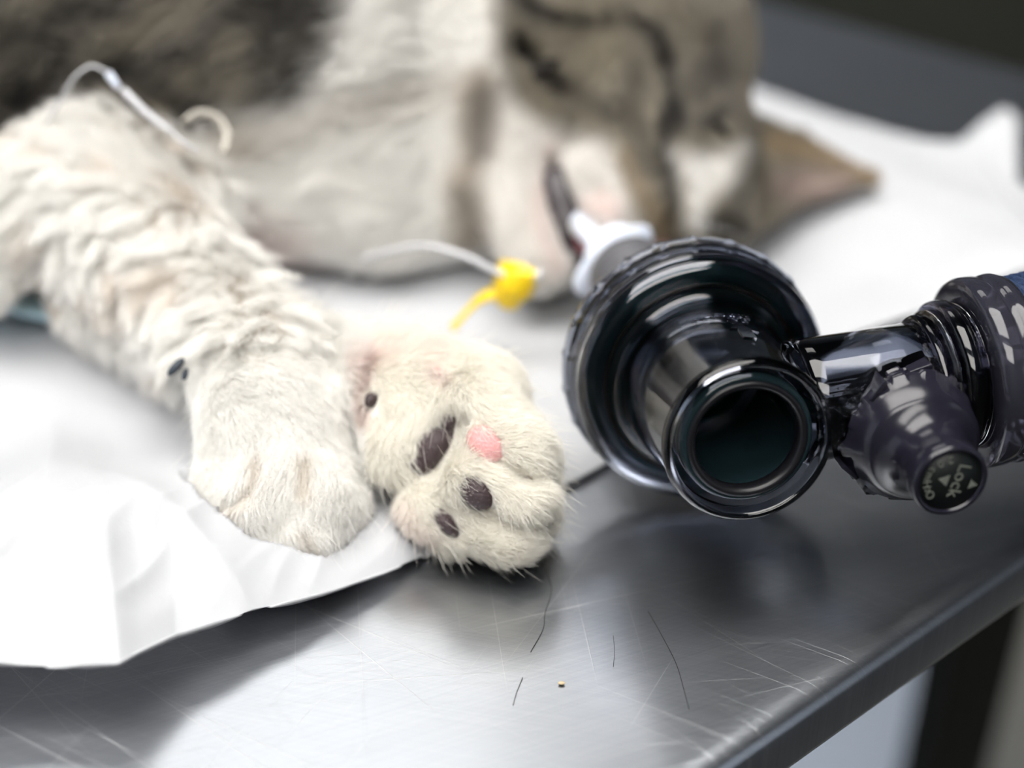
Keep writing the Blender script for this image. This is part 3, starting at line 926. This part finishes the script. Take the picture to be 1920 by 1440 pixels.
rpaw = ((tpx > 640) & (tpx < 1120) & (tpy > 590) & (tdp < 24)).astype(float)
lpaw = ((tpy > 640) & (tdp < 24) & (tpx <= 700) & (rpaw < 1)).astype(float)
arm = ((tpy <= 690) & (tcen[:, 1] < 25.6) & (tpx < 640) & (tdp < 27.5) & (rpaw < 1) & (lpaw < 1)).astype(float)
rest = ((rpaw < 1) & (lpaw < 1) & (arm < 1)).astype(float)
ear_m = rest * (tpx > 1440)
rest = rest * (tpx <= 1440)
headm = rest * (tpx > 815) * (tcen[:, 1] < 30)
rest = rest * (1 - headm)
rest = rest * np.where(tcen[:, 1] < 31, 1, .25)
make_fur('fur', rpaw, 3000, .30, .0075, .50, .05, .25, jitter=.30)
make_fur('fur', rpaw, 60, .62, .006, .75, 0, 0, jitter=.3)
make_fur('fur', lpaw, 2700, .36, .0075, .38, .05, .22, jitter=.22)
make_fur('fur', lpaw, 40, .65, .006, .6, 0, 0, jitter=.3)
def damp(p, d):
    px, py, dd = proj(p)
    a = np.clip((py - 300) / 350, 0, 1)
    v = CD(-1, -.35, .1)[None] * (1 - a)[:, None] + CD(-.25, -1, .1)[None] * a[:, None]
    return v * .8 + d * .35
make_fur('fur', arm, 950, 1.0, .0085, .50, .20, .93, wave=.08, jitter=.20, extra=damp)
make_fur('fur', headm, 900, .28, .013, .35, .10, .2, jitter=.3)
make_fur('fur', rest, 480, .85, .018, .38, .3, .35, wave=.05, jitter=.35)
make_fur('fur', ear_m, 900, .25, .012, .4, 0, 0, jitter=.3)
SC.cycles_curves.shape = 'RIBBONS' if hasattr(SC, 'cycles_curves') else None

# ------------------------------------------------------------------ breathing valve
O = CC(2.89, .10, -21.6)
A = unit(CD(.136, -.345, .93))
sx = CD(1, .13, 0); sx = unit(sx - A * (sx @ A))
def L_(x, y, h):      # local: x along the side arm, y = A x sx, h along A
    return O + sx * x + np.cross(A, sx) * y + A * h
valve = empty('breathing_valve', (O[0], O[1], O[2] - 2.0), 'smoky transparent anaesthesia valve with a wide round open port facing forward', 'valve')
pr = [(1.93, -.55), (1.99, -.50), (1.99, -.24), (1.93, -.20), (1.93, -.12), (1.97, -.08), (1.97, .0), (1.92, .05), (1.94, .12), (1.90, .22), (1.80, .30), (1.72, .31), (1.62, .27), (1.52, .20), (1.40, .20), (1.34, .28), (1.31, .45),
      (1.27, .9), (1.20, 1.7), (1.15, 2.32), (1.15, 2.38), (1.19, 2.42), (1.20, 2.50), (1.18, 2.58), (1.13, 2.62), (1.09, 2.61), (1.06, 2.55), (1.06, 2.3), (1.10, 1.7), (1.16, .9), (1.20, .40), (1.25, .16), (1.40, .08), (1.6, .10), (1.74, .16), (1.82, .1), (1.85, 0), (1.85, -.5), (1.87, -.55)]
obj('housing', *lathe(pr, O, A, sx, 128), M['smoke'], valve)
def rib_w(r, h, a):
    t = (a * 22 / (2 * math.pi)) % 1
    return r + (.022 if (r > 2.0 and t < .2) else 0)
obj('clamp_ring', *lathe([(1.90, -.78), (2.02, -.76), (2.04, -.70), (2.04, -.56), (2.02, -.50), (1.995, -.50), (1.995, -.57), (1.90, -.57)], O, A, sx, 264, wob=rib_w), M['smoke'], valve)
obj('rear_cover', *lathe([(.62, -1.3), (.78, -1.3), (.80, -.98), (1.2, -.92), (1.75, -.84), (1.86, -.75), (1.86, -.56), (1.74, -.56), (1.65, -.70), (1.1, -.78), (.65, -.84)], O, A, sx, 96), M['smoke_dark'], valve)
obj('diaphragm', *lathe([(1.02, -.0), (1.12, .02), (1.25, -.02), (1.4, -.0), (1.62, .04), (1.76, .0), (1.78, -.14), (1.6, -.12), (1.4, -.16), (1.2, -.14), (1.02, -.1)], O, A, sx, 96), M['teal'], valve)
obj('valve_seat', *lathe([(1.46, .02), (1.50, .06), (1.56, .05), (1.58, .0), (1.5, -.03)], O, A, sx, 96), M['olive'], valve)
obj('inner_tube', *lathe([(.98, -.3), (1.0, .4), (.95, 2.2), (.93, 2.46), (.86, 2.50), (.84, 2.46), (.86, 2.0), (.89, .3), (.85, -.3)], O, A, sx, 96), M['teal_smoke'], valve)
obj('seal_ring', *lathe([(.86, 2.44), (.85, 2.52), (.80, 2.54), (.74, 2.50), (.745, 2.30), (.80, 2.26), (.86, 2.28)], O, A, sx, 96), M['rubber'], valve)
obj('bore_floor', *lathe([(.02, -.28), (.3, -.2), (.36, -.12), (.42, -.2), (.55, -.22), (.60, -.14), (.66, -.22), (.84, -.24), (.84, -.32), (.02, -.34)], O, A, sx, 72), mat('dark_teal_plastic', (.0, .055, .055), .25), valve)
# side arm
HA = 1.52
a0 = L_(1.02, 0, HA); a1 = L_(3.75, 0, HA)
La = 2.6
obj('side_arm', *lathe([(.84, 0), (.92, .02), (.90, .25), (.88, 1.0), (.88, La), (.76, La), (.76, 1.0), (.78, .05)], a0, sx, A, 72), M['smoke'], valve)
obj('arm_web', *lathe([(.30, 0), (.30, La), (.22, La), (.22, 0)], L_(1.1, -.0, HA + .1), sx, A, 40), M['smoke_dark'], valve)
for k, (x0, w_, r_) in enumerate(((1.80, .16, .97), (1.98, .12, 1.02), (2.12, .28, 1.13), (2.42, .08, 1.06))):
    o = obj('swivel_ring', *lathe([(.72, 0), (r_ - .08, 0), (r_ - .02, .03), (r_, .09), (r_, w_ - .07), (r_ - .03, w_ - .02), (r_ - .08, w_), (.72, w_)], L_(1.02 + x0, 0, HA), sx, A, 96), M['smoke_knob'], valve)
obj('hose_flange', *lathe([(.72, 0), (1.28, 0), (1.36, .04), (1.40, .12), (1.40, .3), (1.36, .36), (1.30, .40), (1.38, .46), (1.40, .55), (1.37, .66), (.72, .66)], L_(1.02 + 2.50, 0, HA), sx, A, 96), M['smoke_dark'], valve)
# adjusting knob
KD = unit(CD(.153, -.436, .887)); KB = CC(5.60, -.66, -19.95)
KX = unit(CD(1, 0, 0) - KD * (CD(1, 0, 0) @ KD))
def grip(r, h, a):
    t = (a * 14 / (2 * math.pi)) % 1
    return r + (.035 if (r > .93 and t < .5) else 0)
knob = obj('adjusting_knob', *lathe([(.55, -.62), (.80, -.60), (.93, -.42), (.97, -.30), (.94, -.26), (.985, -.20), (.985, -.02), (.945, .0), (.985, .05), (.985, .20), (.93, .26), (.93, .34), (.86, .42), (.84, .52), (.76, .58), (.60, .66), (.52, .9),
                 (.50, 1.15), (.53, 1.22), (.53, 1.42), (.50, 1.47), (.45, 1.47), (.44, 1.40), (.40, 1.2), (.40, .9), (.5, .6), (.75, .4), (.82, .1), (.82, -.3), (.7, -.5), (.5, -.54)], KB, KD, KX, 196, wob=grip), M['knob'], valve)
obj('spring_core', *lathe([(.30, -.5), (.62, -.45), (.66, -.1), (.60, 0), (.66, .1), (.60, .2), (.45, .35), (.30, .6), (.30, 1.0), (.1, 1.1), (.1, -.5)], KB, KD, KX, 48), M['smoke_dark'], valve)
for k in range(9):
    a = 2 * math.pi * (k + .2) / 9
    B = basis(KD, KX); rd = B @ np.array([math.cos(a), math.sin(a), 0]); td = B @ np.array([-math.sin(a), math.cos(a), 0])
    c = KB + rd * 1.0 + KD * (.05 if k % 2 else -.1)
    R = np.stack([unit(rd + td * .35), np.cross(KD, unit(rd + td * .35)), KD], 1)
    o = obj('grip_lug', *box(c, (.07, .34, .42), R), M['knob'], knob, smooth=False)
    bevel(o, .02, 2)
FC = KB + KD * 1.43
disc = obj('dial_label', *lathe([(.0001, -.05), (.455, -.05), (.455, 0), (.0001, .0)], FC, KD, KX, 64, closed=False), M['label'], knob)
# lettering
def text_mesh(name, s, size, place, m, parent, extr=.006):
    cu = bpy.data.curves.new(name, 'FONT'); cu.body = s; cu.size = 1.0; cu.align_x = 'CENTER'; cu.align_y = 'CENTER'; cu.resolution_u = 3
    to = bpy.data.objects.new(name, cu); COL.objects.link(to)
    dg = bpy.context.evaluated_depsgraph_get()
    me = bpy.data.meshes.new_from_object(to.evaluated_get(dg))
    v = np.array([q.co[:] for q in me.vertices]); fs = [tuple(p.vertices) for p in me.polygons]
    bpy.data.objects.remove(to); bpy.data.curves.remove(cu)
    if len(v) == 0: return
    nv = len(v)
    top = [place(q[0] * size, q[1] * size, extr) for q in v]; bot = [place(q[0] * size, q[1] * size, -extr * .5) for q in v]
    from collections import Counter
    cnt = Counter(); 
    for f_ in fs:
        for a, b in zip(f_, f_[1:] + f_[:1]): cnt[frozenset((a, b))] += 1
    faces = [f_ for f_ in fs] + [tuple(i + nv for i in f_[::-1]) for f_ in fs]
    for f_ in fs:
        for a, b in zip(f_, f_[1:] + f_[:1]):
            if cnt[frozenset((a, b))] == 1: faces.append((a, a + nv, b + nv, b))
    return obj(name, top + bot, faces, m, parent, smooth=False)
# text frame on the dial: reading direction runs down the picture
dn_ = CD(-.16, -1, 0); dn_ = unit(dn_ - KD * (dn_ @ KD)); dup_ = np.cross(KD, dn_)
def flat(cx, cy, rot=0):
    cr, sr = math.cos(rot), math.sin(rot)
    def f_(x, y, z):
        X, Y = cx + x * cr - y * sr, cy + x * sr + y * cr
        return FC + dn_ * X + dup_ * Y + KD * (.006 + z)
    return f_
lock = text_mesh('lettering', 'Lock', .26, flat(-.02, .115), M['print'], knob)
for ch, an in zip('20cmH2O', (-158, -133, -111, -92, -71, -55, -39)):
    an = math.radians(an)
    text_mesh('lettering', ch, .11 if (ch == '2' and an > -1.2) else .165, flat(.33 * math.cos(an), .33 * math.sin(an), an + math.pi / 2), M['print'], knob)
def triangle(cy, s, h):
    fl = flat(0, cy)
    q = [fl(-s, 0, 0), fl(s, 0, 0), fl(0, h, 0)]; q2 = [p_ + KD * .006 for p_ in q]
    obj('arrow_mark', q + q2, [(0, 1, 2), (5, 4, 3), (0, 3, 4, 1), (1, 4, 5, 2), (2, 5, 3, 0)], M['print'], knob, smooth=False)
triangle(.285, .07, .12); triangle(-.035, .085, -.15)
# raised lettering round the port
B0 = basis(A, UP)
def round_port(a_c, h_c, flip=1):
    def f_(x, y, z):
        an = a_c - x / 1.24 * flip; h = h_c - y * flip
        r = 1.262 - (h - .9) * .072 + z
        return O + B0 @ np.array([r * math.cos(an), r * math.sin(an), h])
    return f_
text_mesh('raised_lettering', 'INHALING', .19, round_port(.05, .88), M['smoke'], valve, .03)
def arrow(fl):
    P2 = [(-.10, -.28), (.10, -.28), (.10, .02), (.22, .02), (0, .26), (-.22, .02), (-.10, .02)]
    q = [fl(x, y, -.005) for x, y in P2]; q2 = [fl(x, y, .022) for x, y in P2]; n = len(P2)
    return obj('raised_arrow', q + q2, [list(range(n)), list(range(n, 2 * n))[::-1]] + [(i, (i + 1) % n, n + (i + 1) % n, n + i) for i in range(n)], M['smoke'], valve, smooth=False)
arrow(round_port(-.12, 1.42))

# hose
hs = L_(1.02 + 3.12, 0, HA)
hdir = unit(sx + CD(.0, .10, -.10))
hp = [hs, hs + hdir * 2.0, hs + hdir * 4.5 + CD(0, .4, 0), hs + hdir * 8 + CD(0, .5, -1.5)]
hose = obj('breathing_hose', *tube(hp, lambda t: 1.27 + .035 * math.sin(t * 8 * 2 * math.pi * 5), 260, 40), M['hose'])
tag(hose, 'dark blue breathing hose leaving the side of the smoky valve', 'hose')

# endotracheal tube
et = empty('endotracheal_tube', P(1120, 520, 26.0), 'tracheal tube with grey connector and pale blue wings in the cat\'s open mouth', 'tube')
e0 = O - A * 1.0; e1 = P(1178, 512, 24.9)
ed = unit(e1 - e0); el = np.linalg.norm(e1 - e0)
obj('connector', *lathe([(.60, .0), (.66, .05), (.70, el - .3), (.72, el - .25), (.72, el), (.62, el + .02), (.0001, el + .02)], e0, ed, None, 56, closed=False), M['grey'], et)
e2 = P(1150, 488, 25.5)
wd = unit(P(1235, 440, 25.6) - P(1085, 560, 25.3))
Bw_ = np.stack([wd, np.cross(unit(ed), wd), unit(np.cross(wd, np.cross(unit(ed), wd)))], 1)
obj('wing', *ellipsoid(e2, Bw_, (.92, .48, .13), 40, 20), M['wing'], et)
obj('wing_hub', *ellipsoid(e2 + np.array([0, 0, .1]), Bw_, (.62, .60, .3), 32, 20), M['wing'], et)
tm = P(1092, 425, 26.9); tm2 = P(1070, 370, 27.9)
obj('airway_tube', *tube([e2, tm, tm2], .2, 24, 18), M['wing'], et)

# ------------------------------------------------------------------ pilot line with yellow cap
pl = empty('pilot_line', G(900, 560, .3), 'thin milky line ending in a bright yellow cap beside the throat of the cat', 'tube')
obj('line', *tube([P(680, 486, 27.0), P(735, 470, 26.3), P(800, 462, 25.7), P(870, 480, 25.4), P(930, 509, 25.4), P(975, 523, 25.4), P(1005, 520, 25.5), P(1012, 505, 25.6)], .062, 90, 12), M['clearmilk'], pl)
ca = unit(CD(.34, .92, .30)); cc = P(958, 548, 25.75)
cap = obj('yellow_cap', *lathe([(.0001, -.30), (.16, -.30), (.22, -.24), (.25, -.12), (.36, .02), (.385, .12), (.385, .46), (.37, .49), (.33, .48), (.32, .12), (.0001, .06)], cc, ca, None, 48, closed=False), M['yellow'], pl)
obj('tether', *tube([P(945, 545, 25.75), P(905, 558, 25.75), P(880, 580, 25.8), P(862, 600, 25.9), P(850, 614, 26.0)], lambda t: .22 - .13 * min(t * 2.2, 1) + (.035 if t > .9 else 0), 40, 16, flat=(.55, 1)), M['yellow'], cap)

# fine drip line over the foreleg
iv = empty('drip_line', G(200, 420, 4), 'thin clear drip line with a slim needle hub arching over the upper foreleg', 'tube')
obj('line', *tube([P(86, 235, 25.2), P(112, 190, 25.0), P(140, 145, 24.8), P(172, 124, 24.8), (P(200, 135, 24.8))], .028, 50, 8), M['clearmilk'], iv)
obj('hub', *tube([P(203, 138, 24.8), P(212, 150, 24.8), P(222, 165, 24.8)], lambda t: .075 - .02 * t, 16, 14), M['wing'], iv)
obj('needle', *tube([P(232, 170, 24.8), P(275, 212, 24.6), P(322, 248, 24.5)], lambda t: .07 - .01 * t, 24, 12), M['clearmilk'], iv)
obj('line', *tube([P(322, 248, 24.5), P(345, 268, 24.4), P(372, 285, 24.5)], .035, 14, 8), M['clearmilk'], iv)
tp = obj('tape_loop', *tube([P(345, 228, 25.3), P(375, 212, 25.4), P(408, 222, 25.5), P(425, 250, 25.5), P(418, 285, 25.4)], .075, 40, 12, flat=(1, .45)), mat('white_tape', (.55, .52, .46), .7), iv)

# shed hairs and crumb on the steel
def shed(name, pxs, label, r=.0042):
    o = obj(name, *tube([G(x, y, .012) for x, y in pxs], r, 40, 6), M['hair']); return tag(o, label, 'hair', None)
shed('shed_hair', [(1022, 1068), (1034, 1105), (1022, 1150), (1018, 1180), (995, 1222)], 'dark shed hair curling on the steel just below the palm-up paw')
shed('shed_hair', [(1215, 1146), (1240, 1190), (1268, 1245), (1284, 1300), (1292, 1330)], 'long dark shed hair on the steel below the open port of the valve')
shed('shed_hair', [(1150, 1192), (1152, 1222), (1150, 1250)], 'short faint shed hair on the steel left of the long one', .0035)
shed('shed_hair', [(980, 1270), (968, 1300), (962, 1322)], 'short dark shed hair lying on the brightest part of the steel', .004)
p = G(1053, 1281, .03)
tag(obj('crumb', *ellipsoid(p, basis((0, 0, 1)), (.05, .03, .025), 12, 8), M['crumb']), 'tiny pale brown crumb on the bright steel', 'crumb')

# ------------------------------------------------------------------ camera, world, view
cd = bpy.data.cameras.new('camera'); co = bpy.data.objects.new('camera', cd); COL.objects.link(co)
co.location = Vector(CAM * S); co.rotation_euler = (math.pi / 2 - TH, 0, 0)
cd.sensor_width = 36; cd.lens = 36 * F / 1920
cd.clip_start = .01; cd.clip_end = 50
cd.dof.use_dof = True; cd.dof.focus_distance = 19.85 * S
cd.dof.aperture_fstop = cd.lens / 10 / .76
SC.camera = co
w = bpy.data.worlds.new('world'); SC.world = w; w.use_nodes = True
bg = w.node_tree.nodes['Background']; bg.inputs[0].default_value = (.80, .88, 1.0, 1); bg.inputs[1].default_value = .55
SC.view_settings.view_transform = 'Standard'; SC.view_settings.look = 'None'; SC.view_settings.gamma = 1; SC.view_settings.exposure = 0.44
SC.view_settings.use_curve_mapping = False
SC.cycles.use_denoising = True
SC.cycles.max_bounces = 10; SC.cycles.transmission_bounces = 10; SC.cycles.transparent_max_bounces = 6; SC.cycles.diffuse_bounces = 4; SC.cycles.glossy_bounces = 4
SC.cycles.use_adaptive_sampling = True; SC.cycles.adaptive_threshold = 0.1; SC.cycles.adaptive_min_samples = 16
SC.cycles.caustics_reflective = False; SC.cycles.caustics_refractive = False
SC.cycles.sample_clamp_indirect = 6
